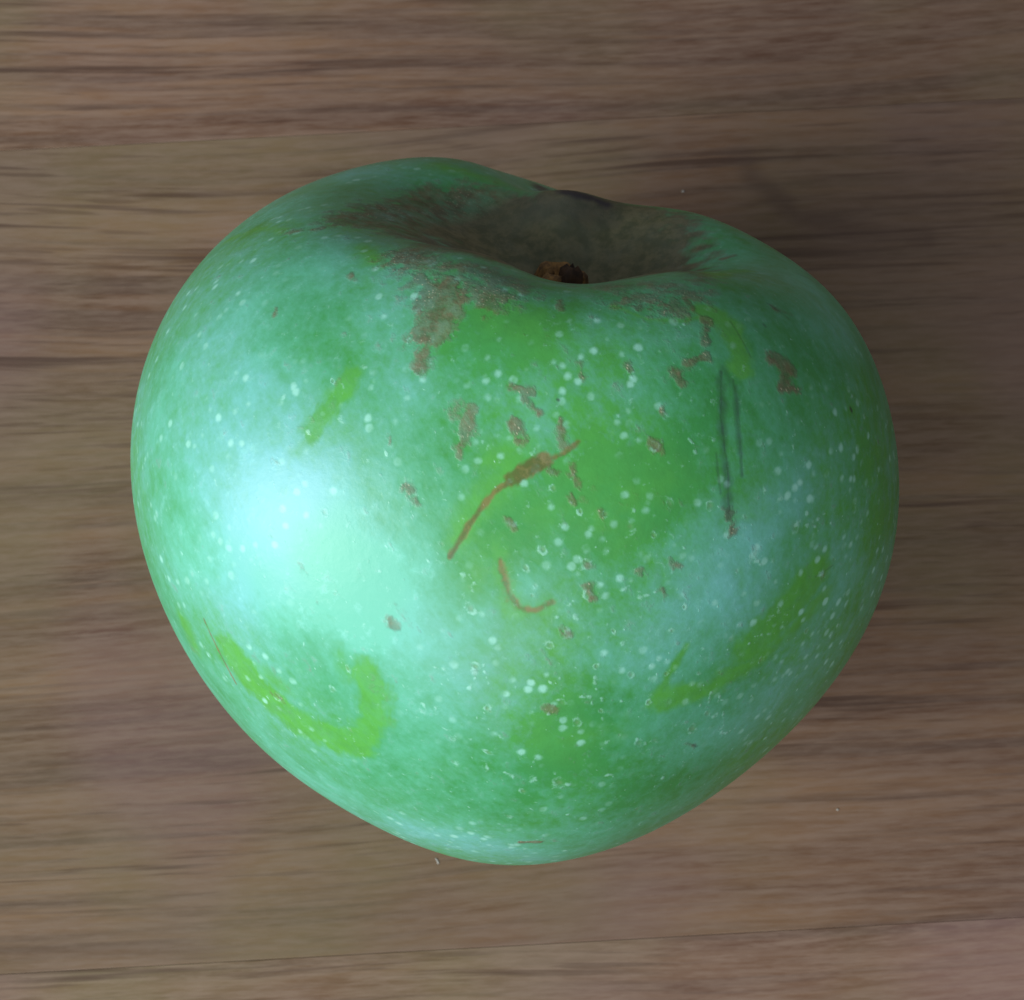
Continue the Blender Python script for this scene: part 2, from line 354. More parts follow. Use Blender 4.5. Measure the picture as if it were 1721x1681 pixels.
("russet",[[-20.97,-4.17,27.52],[-19.73,-2.6,27.57],[-18.49,-0.39,27.33],[-17.35,2.48,26.81],[-16.01,4.49,26.33],[-14.61,6.5,25.83],[-13.27,8.21,25.49],[-11.76,9.09,25.31],[-10.3,9.71,25.26],[-8.75,10.05,25.34]],1.02,2.79,1),
("russet",[[-25.18,-4.23,25.73],[-23.71,-4.76,26.54],[-22.29,-5.08,27.17],[-20.85,-5.0,27.64]],0.51,1.4,0.8),
("russet",[[-18.88,-3.63,27.84],[-17.49,-3.41,27.9],[-16.18,-2.82,27.76],[-14.84,-1.88,27.43],[-13.56,-0.51,26.91],[-11.65,1.1,26.13],[-9.69,2.96,25.22],[-8.25,3.12,24.79],[-6.77,3.29,24.39]],1.45,3.02,1),
("russet",[[-15.6,7.93,25.79],[-14.24,9.04,25.6],[-12.94,10.12,25.51],[-11.57,10.98,25.53],[-10.14,11.59,25.64],[-8.02,10.98,25.65],[-5.92,10.03,25.88]],1.02,2.56,0.9),
("russet",[[-6.73,7.77,24.89],[-4.64,6.91,25.07],[-2.58,5.95,25.35],[-0.8,5.17,25.51],[1.01,4.83,25.41],[2.51,5.5,26.02],[4.13,5.99,26.76],[5.02,6.85,27.48],[6.0,7.93,28.15]],3.63,4.65,1.2),
("russet",[[-1.35,7.84,27.26],[0.72,7.53,27.52],[2.71,7.78,27.53],[4.1,8.29,27.82],[5.55,8.64,28.18],[7.04,8.87,28.6]],1.74,3.49,1.1),
("russet",[[8.24,7.28,28.88],[9.6,6.65,29.28],[11.06,6.06,29.61],[10.2,3.44,28.65]],1.45,3.02,0.9),
("russet",[[-14.52,-13.72,30.21],[-13.05,-14.74,30.68],[-11.62,-15.52,31.1],[-10.1,-16.25,31.46],[-8.59,-16.56,31.77],[-6.97,-16.55,31.98],[-5.34,-17.33,32.06],[-3.69,-17.81,32.09]],1.31,3.02,0.8),
("russet",[[-10.97,-17.44,31.0],[-9.6,-18.02,31.29],[-8.35,-18.43,31.53],[-6.98,-18.65,31.76],[-5.7,-18.83,31.92]],1.31,3.02,0.7),
("russet",[[4.84,1.23,24.75],[6.15,-11.18,31.15],[7.64,-10.9,31.67],[9.91,1.29,27.7]],1.74,3.49,0.95),
("russet",[[6.22,-18.17,33.24],[7.94,-18.78,33.6],[9.86,-19.06,33.85],[11.26,-18.69,34.0],[12.9,-18.21,34.09]],0.73,2.33,0.75),
("russet",[[11.21,-15.11,34.01],[13.33,-17.09,34.21]],0.87,2.33,0.6),
("russet",[[-9.82,-19.83,30.62],[-9.01,-21.73,29.97],[-9.66,-23.33,28.64]],1.89,1.86,1),
("russet",[[-8.39,-19.35,31.26],[-7.71,-20.8,30.9]],1.02,1.63,0.9),
("russet",[[-10.98,-22.67,28.51],[-11.72,-24.04,27.07]],0.44,1.16,0.7),
("russet",[[-9.66,-23.33,28.64],[-9.9,-25.31,26.84],[-9.91,-26.18,25.95]],0.8,1.16,0.85),
("russet",[[-5.64,-20.83,31.41],[-5.16,-22.06,31.01]],1.16,1.63,0.85),
("russet",[[-11.53,-20.08,29.82],[-10.51,-22.51,28.84]],0.87,1.63,0.8),
("russet",[[-4.91,-29.12,24.68],[-5.05,-29.9,23.46],[-5.18,-30.61,22.24]],0.65,0.81,0.85),
("russet",[[-5.18,-30.61,22.24],[-5.05,-31.15,21.35]],0.29,0.81,0.85),
("russet",[[-1.93,-28.04,27.14],[-0.32,-28.4,27.15]],0.51,0.81,0.85),
("russet",[[-0.68,-28.72,26.65],[0.87,-29.54,25.91]],0.44,0.81,0.85),
("russet",[[-0.98,-30.06,24.68],[-0.26,-30.65,23.93]],0.8,0.81,0.85),
("russet",[[2.73,-29.77,25.9],[3.28,-30.86,24.22]],0.44,0.81,0.85),
("russet",[[4.47,-31.77,22.6],[5.1,-32.38,21.31]],0.44,0.81,0.85),
("russet",[[3.5,-26.55,29.8],[3.88,-27.4,29.0]],0.22,0.81,0.85),
("russet",[[11.37,-25.55,30.5],[12.22,-26.07,29.79]],0.58,0.81,0.85),
("russet",[[12.47,-24.96,30.78],[13.98,-23.78,31.36]],0.44,0.81,0.85),
("russet",[[13.49,-20.89,33.23],[13.85,-22.63,32.22]],0.51,0.81,0.85),
("russet",[[19.9,-20.73,30.8],[21.73,-20.29,29.78]],0.73,0.81,0.85),
("russet",[[20.89,-22.12,28.98],[22.54,-21.05,28.46]],0.51,0.81,0.85),
("russet",[[21.22,-20.79,29.82],[21.35,-21.5,29.15]],0.73,0.81,0.85),
("russet",[[11.05,-29.72,25.3],[11.22,-29.94,24.87]],0.51,0.81,0.85),
("russet",[[7.45,-26.22,30.3],[7.77,-26.65,29.89]],0.36,0.81,0.85),
("russet",[[-9.3,-31.77,17.82],[-8.54,-32.12,17.52]],0.51,0.81,0.85),
("russet",[[-8.22,-32.41,17.07],[-7.98,-32.57,16.82]],0.36,0.81,0.85),
("russet",[[-11.34,-29.46,20.86],[-11.21,-29.76,20.44]],0.22,0.81,0.85),
("russet",[[18.61,-29.61,19.76],[19.19,-29.81,18.25]],0.58,0.81,0.85),
("russet",[[7.94,-34.87,12.99],[8.32,-34.98,12.19]],0.51,0.81,0.85),
("russet",[[6.59,-35.77,9.14],[6.93,-35.81,8.63]],0.44,0.81,0.85),
("russet",[[14.48,-32.63,15.83],[15.1,-32.49,15.5]],0.29,0.81,0.85),
("russet",[[14.11,-33.31,13.42],[14.61,-33.25,12.84]],0.36,0.81,0.85),
("russet",[[-8.54,-35.29,6.28],[-8.08,-35.46,5.74]],0.36,0.81,0.85),
("russet",[[-17.69,-31.25,-6.48],[-17.0,-31.59,-6.56]],0.44,0.81,0.85),
("russet",[[6.63,-36.44,1.21],[6.93,-36.4,0.98]],0.44,0.81,0.85),
("russet",[[0.02,-33.74,17.42],[0.52,-33.92,17.04]],0.44,0.81,0.85),
("russet",[[11.96,-33.65,14.83],[12.17,-33.67,14.51]],0.36,0.81,0.85),
("russet",[[-23.82,-16.76,24.3],[-23.96,-17.28,23.91]],0.29,0.81,0.85),
("russet",[[-0.61,-36.63,4.06],[-0.29,-36.68,3.57]],0.29,0.81,0.85),
("russet",[[7.8,-19.32,33.54],[7.66,-21.01,33.23]],0.58,0.81,0.85),
("russet",[[14.91,-0.31,29.8],[15.95,0.29,30.09]],0.36,0.81,0.85),
("russet",[[21.02,-15.01,32.55],[19.37,-15.72,33.16]],0.29,0.81,0.85),
("russet",[[4.85,-32.7,20.59],[5.25,-32.96,19.94]],0.36,0.81,0.85),
("russet",[[2.44,-32.01,21.97],[3.22,-32.04,22.0]],0.36,0.81,0.85),
("russet",[[19.62,-30.73,-3.52],[20.22,-30.15,-4.11]],0.29,0.81,0.85),
("russet",[[6.19,-35.86,8.88],[6.56,-35.87,8.54]],0.29,0.81,0.85),
("russet",[[0.76,-20.52,32.31],[1.14,-21.81,32.13]],0.29,0.81,0.85),
("russet",[[6.39,-20.6,33.14],[8.48,-20.89,33.35]],0.36,0.81,0.85),
("russet",[[10.96,-28.1,27.74],[11.21,-28.3,27.4]],0.22,0.81,0.85),
("russet",[[-17.82,-15.52,28.55],[-17.41,-16.36,28.51]],0.22,0.81,0.85),
("russet",[[7.64,-32.94,19.62],[7.85,-33.04,19.29]],0.22,0.81,0.85),
("russet",[[7.14,-34.38,15.33],[7.44,-34.42,15.08]],0.29,0.81,0.85),
("russet",[[11.26,-18.69,34.0],[12.28,-19.94,33.72]],0.44,0.81,0.85),
("russet",[[6.72,-31.79,-16.94],[8.49,-31.49,-16.72]],0.29,0.47,1.0),
("scar",[[6.72,-31.79,-16.94],[8.49,-31.49,-16.72]],0.17,0.49,0.5),
("scar",[[4.6,-30.68,24.62],[3.66,-31.26,23.55],[2.58,-31.54,22.91],[1.13,-31.9,21.97]],0.26,0.41,0.8),
("scar",[[2.08,-31.65,22.63],[0.77,-32.01,21.67],[-0.24,-32.29,20.85]],0.78,0.65,1),
("scar",[[-0.09,-32.32,20.81],[-1.66,-32.8,19.29],[-2.33,-33.22,18.06],[-3.15,-33.75,16.33],[-4.0,-34.41,13.93],[-4.23,-34.54,13.37]],0.31,0.41,0.95),
("scar",[[-0.01,-34.79,14.17],[0.59,-35.22,12.71],[1.31,-35.58,11.32],[2.48,-35.79,10.37],[3.79,-35.77,10.35],[5.03,-35.52,11.31]],0.35,0.49,0.75),
("scar",[[0.59,-35.22,12.71],[1.34,-35.64,11.06],[2.32,-35.79,10.41]],0.52,0.65,0.45),
("scar",[[-25.31,-27.14,-2.64],[-24.02,-27.64,-4.58],[-22.73,-27.99,-6.4],[-21.46,-28.15,-8.25]],0.14,0.24,0.85),
("dark",[[15.57,-24.21,30.4],[15.77,-25.06,29.48],[16.0,-25.91,28.43],[16.23,-26.6,27.44],[16.65,-27.24,26.29],[17.03,-27.8,25.13],[17.53,-28.25,23.93],[17.92,-28.72,22.66],[18.21,-29.19,21.32],[18.53,-29.53,20.07]],0.17,0.35,0.7),
("dark",[[17.53,-28.25,23.93],[17.93,-28.81,22.46],[18.44,-29.22,20.97]],0.29,0.47,0.5),
("dark",[[16.72,-24.21,29.84],[17.15,-25.03,28.75],[17.67,-25.73,27.61],[18.04,-26.31,26.57],[18.4,-26.95,25.33],[18.71,-27.53,24.09],[19.05,-27.96,22.94]],0.12,0.29,0.6),
("dark",[[16.43,-28.28,24.8],[16.93,-28.92,23.21],[17.53,-29.41,21.6]],0.12,0.29,0.5),
("dark",[[15.63,-19.85,33.22],[16.83,-20.93,32.28],[17.92,-21.83,31.2]],0.09,0.23,0.45),
("dark",[[27.96,-16.51,25.42],[28.14,-16.48,25.18]],0.17,0.23,0.9),
("dark",[[2.16,-28.78,27.18],[2.3,-28.82,27.15]],0.12,0.17,0.8),
("dark",[[20.1,-30.31,-3.82],[20.6,-29.82,-4.22]],0.17,0.23,0.5),
("dark",[[18.7,-15.4,33.45],[20.84,-15.69,32.5]],0.12,0.29,0.5),
("dark",[[18.66,-18.32,32.75],[18.81,-18.4,32.66]],0.12,0.23,0.5),
("dark",[[-3.3,26.09,21.66],[-0.65,10.99,28.38],[0.86,10.46,28.56],[2.28,10.46,28.44],[3.23,10.11,28.31]],0.87,1.28,1.0),
("dark",[[-3.86,10.71,26.99],[-1.81,9.3,27.73],[0.2,8.74,28.13],[1.59,8.8,28.13],[3.05,9.09,28.1]],2.33,2.91,0.4),
("dark",[[23.13,0.53,29.51],[23.92,1.2,28.87]],0.35,0.7,0.5),
("dark",[[21.81,-2.12,30.64],[23.93,-1.78,29.8]],0.23,0.7,0.4),
("dark",[[-8.56,3.1,24.88],[-7.15,2.96,24.52],[-5.78,2.67,24.19],[-4.46,2.45,23.84],[-2.89,-12.86,30.76],[-1.07,2.79,23.33],[0.93,2.74,23.46]],0.23,0.81,0.25),
("dark",[[27.78,-24.09,12.12],[29.31,-22.11,12.53]],0.07,0.17,0.4),
("dark",[[15.89,-26.76,27.43],[16.24,-27.48,26.2]],0.09,0.17,0.3),
("dark",[[15.64,-24.74,29.87],[15.94,-25.52,28.9],[16.29,-26.29,27.8],[16.49,-26.95,26.8],[16.8,-27.51,25.77],[17.1,-28.13,24.53],[17.58,-28.55,23.34],[17.95,-28.98,22.07],[18.29,-29.36,20.81],[18.61,-29.68,19.57]],0.41,0.7,0.5),
("dark",[[17.0,-24.49,29.42],[17.41,-25.27,28.32],[17.71,-26.08,27.13],[18.15,-26.67,25.97],[18.49,-27.28,24.73]],0.23,0.52,0.6),
("dark",[[15.67,-23.91,30.63],[17.27,-24.75,28.99]],0.29,0.58,0.35),
("russet",[[-19.07,-2.23,27.6]],2.33,4.65,1.35),
("russet",[[-16.04,1.5,26.91]],3.27,4.65,1.35),
("russet",[[-12.88,4.26,25.82]],4.36,4.65,1.35),
("russet",[[-9.53,7.22,24.84]],5.09,4.65,1.35),
("russet",[[-6.63,7.34,24.77]],5.09,4.65,1.35),
("russet",[[-13.23,-4.2,27.78]],2.91,4.65,1.35),
("russet",[[-9.61,-10.09,30.34]],3.27,4.65,1.35),
("russet",[[-8.82,10.4,25.42]],3.27,4.65,1.35),
("russet",[[-12.74,8.75,25.42]],2.91,4.65,1.35),
("russet",[[-6.31,-10.81,30.61]],2.91,4.65,1.35),
("russet",[[-12.99,-14.09,30.71]],1.89,4.65,1.35),
("bloom",[[0.44,-32.07,-17.15]],3.49,3.49,0.25),
("bloom",[[12.16,-31.02,-15.18]],3.49,3.49,0.2),
("bloom",[[-8.91,-31.8,-14.19]],4.07,4.07,0.2),
("bloom",[[-28.63,-24.83,2.25]],3.49,3.49,0.3),
("bloom",[[-33.44,-16.33,10.87]],3.49,3.49,0.3),
("bloom",[[-27.18,-15.75,21.88]],3.49,3.49,0.3),
("bloom",[[-15.06,-33.04,8.42]],5.81,5.81,0.25),
("bloom",[[-7.26,-34.03,13.22]],2.91,2.91,0.25),
("bloom",[[-2.79,-36.61,-0.31]],3.49,3.49,0.15),
("bloom",[[-22.38,-28.96,10.54]],6.4,6.4,0.25),
("bloom",[[-25.0,-21.09,20.22]],5.23,5.23,0.2),
("bloom",[[-15.02,-31.58,13.65]],5.81,5.81,0.3),
("bloom",[[-24.54,-28.44,0.94]],4.65,4.65,0.2),
("bloom",[[-11.05,-26.91,-19.54]],4.07,4.07,0.35),  # extra bloom along the bottom rim, painted in to brighten it
("bloom",[[-3.91,-28.74,-20.64]],3.49,3.49,0.35),
("bloom",[[2.92,-29.98,-20.14]],3.49,3.49,0.35),
("bloom",[[9.53,-28.28,-20.58]],2.91,2.91,0.3),
("bloom",[[-17.93,-27.22,-14.09]],3.49,3.49,0.3),
("bloom",[[-19.36,-30.87,9.8]],6.4,6.4,0.25),
("bloom",[[-10.58,-34.54,7.88]],5.23,5.23,0.3),
("bloom",[[20.35,-30.07,14.71]],4.65,4.65,0.15),
("bloom",[[-17.49,-31.92,9.09]],6.98,6.98,0.35),  # denser bloom here paints the highlight further into the lower left
("bloom",[[-9.31,-35.07,6.63]],5.23,5.23,0.3),
("bloom",[[9.78,-35.16,-6.09]],6.4,6.4,-0.2),
("bloom",[[3.24,-36.46,-4.68]],4.65,4.65,-0.12),
("bloom",[[15.54,-32.05,-8.84]],4.07,4.07,-0.15),
("russet",[[-13.33,-15.23,30.55],[-11.92,-15.8,30.97],[-10.45,-16.34,31.36],[-9.04,-16.77,31.66],[-7.08,-17.62,31.9],[-5.26,-18.31,32.02],[-3.88,-18.52,32.09],[-2.56,-18.74,32.13]],1.45,3.95,0.85),
("russet",[[-11.9,-18.15,30.46],[-10.35,-18.6,30.89],[-8.73,-19.0,31.27],[-7.11,-19.4,31.56],[-5.51,-20.02,31.69],[-3.85,-20.68,31.77]],1.45,3.95,0.85),
("russet",[[4.63,-16.68,32.64],[6.4,-16.48,33.08],[8.12,-16.54,33.55],[9.97,-17.62,33.97],[11.83,-18.08,34.11]],1.45,3.95,0.85),
("russet",[[6.28,-19.33,33.26],[7.66,-19.71,33.47],[9.08,-19.96,33.62],[10.4,-20.18,33.66]],1.45,3.95,0.85),
("russet",[[10.5,1.07,27.95],[11.49,-10.93,32.88],[12.7,-14.79,34.14]],1.45,3.95,0.85),
("russet",[[-9.82,-19.83,30.62],[-8.95,-21.97,29.86],[-8.03,-23.92,28.89],[-9.0,-24.81,27.73],[-9.77,-25.72,26.5]],0.73,1.86,0.6),
("russet",[[-5.96,-29.01,24.38],[-4.69,-30.0,23.46]],0.73,1.86,0.6),
("russet",[[11.46,-25.91,30.13],[12.82,-25.13,30.54]],0.73,1.86,0.6)]
LENTICELS = [[[-21.33,-26.05,18.12],0.64],[[-15.91,-27.6,20.57],0.58],[[-8.78,-31.95,17.77],0.81],[[-8.26,-35.38,6.04],0.7],[[-1.68,-35.83,9.3],0.58],[[-13.58,-33.82,6.91],0.47],[[8.02,-34.98,12.43],0.87],[[7.28,-34.43,15.12],0.76],[[8.03,-32.96,19.44],0.7],[[11.06,-29.84,25.1],0.76],[[6.89,-35.77,8.9],0.81],[[7.61,-36.28,1.92],0.52],[[0.4,-33.84,17.25],0.76],[[1.66,-36.83,-0.04],0.52],[[-0.34,-36.64,4.09],0.52],[[-17.31,-31.4,-6.65],0.76],[[-5.19,-34.15,14.13],0.47],[[3.4,-34.48,15.68],0.52],[[24.69,-25.93,17.82],0.76],[[22.82,-26.54,20.45],0.7],[[28.24,-23.54,12.13],0.81],[[16.79,-30.16,20.62],0.58],[[21.26,-30.35,7.89],0.7],[[-12.35,-34.39,-2.63],0.52],[[-23.68,-17.16,24.21],0.52],[[-9.91,-26.18,25.95],0.52],[[-11.24,-23.93,27.4],0.41],[[-17.27,-25.06,22.76],0.41],[[-14.8,-24.83,24.6],0.47],[[-15.78,-31.39,13.34],0.47],[[-10.29,-32.27,16.0],0.35],[[10.33,-32.9,18.66],0.7],[[16.56,-30.16,-12.0],0.52],[[5.13,-34.23,-12.61],0.47],[[6.47,-35.7,-7.1],0.7],[[8.93,-35.15,-7.25],0.81],[[1.36,-36.83,0.19],0.47],[[9.92,-35.59,5.82],0.52],[[13.05,-34.73,5.11],0.47],[[5.6,-36.13,7.37],0.52],[[12.48,-32.59,18.08],0.52],[[7.52,-29.14,26.93],0.35],[[13.29,-31.39,20.78],0.58],[[9.32,-35.91,-0.07],0.7],[[11.14,-35.44,1.29],0.47],[[5.91,-35.4,-8.75],0.47],[[15.15,-33.95,2.13],0.41],[[-3.65,-35.18,-9.23],0.47],[[-1.17,-36.52,-3.84],0.52],[[-9.97,-34.21,10.23],0.35],[[11.65,-21.8,33.04],0.35],[[7.81,-26.38,30.15],0.52],[[-7.85,-27.8,25.11],0.35],[[-12.76,-30.24,18.57],0.29],[[3.38,-35.31,12.54],0.41],[[2.28,-34.99,13.84],0.47],[[3.27,-35.53,11.6],0.41],[[1.71,-35.15,13.17],0.35],[[3.28,-32.62,20.74],0.58],[[4.55,-32.07,22.0],0.47],[[1.4,-31.3,23.17],0.47],[[5.89,-33.18,19.32],0.52],[[16.04,-27.92,25.68],0.35],[[20.15,-28.84,19.43],0.52],[[21.68,-28.86,16.12],0.52],[[22.98,-27.53,17.43],0.47],[[20.35,-30.07,14.71],0.47],[[19.02,-31.9,4.83],0.58],[[16.41,-32.72,11.68],0.47],[[15.81,-33.29,9.41],0.47],[[11.73,-34.88,8.26],0.52],[[10.73,-35.0,9.36],0.41],[[16.5,-32.94,-2.37],0.52],[[15.18,-33.61,-2.55],0.58],[[23.31,-24.52,-10.99],0.52],[[20.75,-30.43,-0.19],0.52],[[19.71,-30.99,-1.68],0.7],[[24.5,-27.71,4.71],0.52],[[28.24,-23.8,6.25],0.52],[[20.9,-30.65,4.48],0.47]]
DUST = [(0.01992, 0.05043, 0.00016, 'tiny pale dust speck on the wood above the notch in the apple', 1.2, 0.3), (0.0358, -0.02235, 0.00015, 'tiny white dust speck on the dark wood low to the right of the apple', 1, 0.3), (-0.00817, -0.02801, 0.00013, 'small pale fluff on the wood touching the lower left rim of the apple', 3.0, -1.1)]

apple = bpy.data.objects.new('green_apple', None); col.objects.link(apple)
import mathutils
R4 = mathutils.Matrix([list(ROT[0]), list(ROT[1]), list(ROT[2])]).to_4x4()
R4.translation = mathutils.Vector(CENTER.tolist())
apple.matrix_world = R4
tag(apple, 'large green apple with pale bloom, white specks and brown russet round its stem hollow', 'apple')

PM = (PLOC*1000).astype(np.float32)                 # skin points in millimetres
N = len(PM)
A = {k: np.zeros(N, np.float32) for k in ('bloom', 'rub', 'russet', 'scar', 'dark', 'speck', 'pit', 'hollow')}
A['bloom'] += 0.27 - 0.13*np.clip((DIRS @ (ROT.T @ RIGHT)).astype(np.float32), -.5, 1)  # bloom thins to the right, which also paints that side darker
def seg_dist(P, a, b):
    a = np.array(a, np.float32); b = np.array(b, np.float32); ab = b - a; L2 = float(ab @ ab)
    if L2 < 1e-9: return np.sqrt(((P - a)**2).sum(1))
    t = np.clip(((P - a) @ ab)/L2, 0, 1); return np.sqrt(((P - a - t[:, None]*ab)**2).sum(1))
# a little unevenness so that no mark has a machine-drawn edge
def wobble(P, s, seed):
    r_ = np.random.default_rng(seed); out = 0
    for i in range(10):
        k_ = r_.normal(size=3)*s*(1 + i*.35); out = out + np.sin(P @ k_.astype(np.float32) + r_.uniform(0, 6.3))/(1 + i*.35)
    return out/4.0
WOB = wobble(PM, 0.9, 3); WOB2 = wobble(PM, 2.6, 4)
for kind, pts, w, soft, s in MARKS:
    pa = np.array(pts); reach = w + soft*1.0 + 1.5 if kind != 'bloom' else w*2.2
    lo = pa.min(0) - reach; hi = pa.max(0) + reach
    idx = np.nonzero(((PM > lo) & (PM < hi)).all(1))[0]
    P = PM[idx]
    d = seg_dist(P, pts[0], pts[0]) if len(pts) == 1 else np.full(len(P), 1e9, np.float32)
    for a_, b_ in zip(pts[:-1], pts[1:]): d = np.minimum(d, seg_dist(P, a_, b_))
    if kind == 'bloom': A['bloom'][idx] += s*np.exp(-(d/(w*.95))**2)
    else:
        d = d + (WOB[idx]*.5 + WOB2[idx]*.35)*min(w*.45 + soft*.3, 1.1)
        val = np.clip((w + soft*.5 - d)/soft, 0, 1); val = val*s
        A[kind][idx] = np.maximum(A[kind][idx], val)

# russet deep in the hollow
thv = np.arccos(np.clip(DIRS[:, 2], -1, 1))
A['russet'] = np.maximum(A['russet'], np.clip((0.50 + .06*WOB - thv)/.14, 0, 1).astype(np.float32))

A['hollow'] = np.clip((0.58 - thv)/.14, 0, 1).astype(np.float32)

# lenticels: pale corky dots, some with a pale ring round a brown centre
STREAK = ROT.T @ (RIGHT*0.55 - UP*0.83)
def dot(c, r, ring, amt, stretch, sdir):
    c = np.array(c, np.float32); n = c/np.linalg.norm(c)
    th = math.acos(max(-1, min(1, float(n[2])))); ph = math.atan2(n[1], n[0])
    rr = r*stretch*1.6 + .15; rc = np.linalg.norm(c)
    i0, i1 = np.searchsorted(TH, [th - rr/rc, th + rr/rc]); dphi = rr/rc/max(.05, math.sin(th))
    ph = (ph - PHI_CAM + math.pi) % (2*math.pi) - math.pi + PHI_CAM
    j0, j1 = np.searchsorted(PHI, [ph - dphi, ph + dphi])
    if i1 <= i0 or j1 <= j0: return
    ii = (np.arange(i0, i1)[:, None]*NPHI + np.arange(j0, j1)[None, :]).ravel()
    q = PM[ii] - c; s_ = sdir - n*float(sdir @ n); s_ = s_/(np.linalg.norm(s_) + 1e-6)
    al = q @ s_.astype(np.float32); pe2 = np.maximum((q**2).sum(1) - al**2, 0)
    d = np.sqrt(pe2 + (al/stretch)**2)/r
    d = d*(1 + .25*WOB2[ii])
    if ring:
        v_ = np.exp(-((d - .7)/.36)**2)*amt*np.clip(.75 + .35*WOB2[ii] + .2*WOB[ii], .1, 1.1); A['pit'][ii] = np.maximum(A['pit'][ii], np.exp(-(d/.42)**2)*min(1, amt))
    else: v_ = np.clip(1.25 - d, 0, 1)*amt
    A['speck'][ii] = np.maximum(A['speck'][ii], v_)
for c, r in LENTICELS: dot(c, r*rng.uniform(.55, .9), r > .35 and rng.random() < .85, rng.uniform(.35, .8), rng.uniform(1, 1.5), STREAK)
CAML = ROT.T @ (-FWD); RL = ROT.T @ RIGHT; UL = ROT.T @ UP
made = 0
while made < 3400:
    n = rng.normal(size=3); n /= np.linalg.norm(n)
    side = float(n @ RL); low = -float(n @ UL)
    th = math.acos(n[2])
    if th < .42: continue
    dens = .22 + .45*max(0, low + .15) + .45*max(0, side)
    if rng.random() > dens: continue
    i = min(NTH - 1, np.searchsorted(TH, th)); ph = (math.atan2(n[1], n[0]) - PHI_CAM + math.pi) % (2*math.pi) - math.pi + PHI_CAM
    j = min(NPHI - 1, np.searchsorted(PHI, ph)); c = PM[i*NPHI + j]
    big = rng.random() < .16
    r = (rng.uniform(.18, .32) if big else rng.uniform(.06, .18))*(.75 if side < .1 else 1)
    amt = rng.uniform(.25, .85)**1.3*(1.0 if low > -.2 else .6)
    dot(c, r, big and rng.random() < .18, amt, rng.uniform(*((1.6, 3.2) if side < .1 else (1.0, 1.7))), STREAK + rng.normal(size=3)*.25)
    made += 1
# clusters of bloom flecks, short curved chains as left where fingers touched
for _ in range(30):
    n = CAML + RL*rng.uniform(-.2, .95) + UL*rng.uniform(-.95, .25); n /= np.linalg.norm(n)
    p = n.copy(); h_ = rng.normal(size=3)
    for _k in range(rng.integers(3, 9)):
        th = math.acos(p[2]); ph = (math.atan2(p[1], p[0]) - PHI_CAM + math.pi) % (2*math.pi) - math.pi + PHI_CAM
        c = PM[min(NTH - 1, np.searchsorted(TH, th))*NPHI + min(NPHI - 1, np.searchsorted(PHI, ph))]
        dot(c, rng.uniform(.12, .26), False, rng.uniform(.3, .8), rng.uniform(1, 1.8), h_)
        h_ = h_*.8 + rng.normal(size=3)*.4; p = p + h_*.011; p /= np.linalg.norm(p)

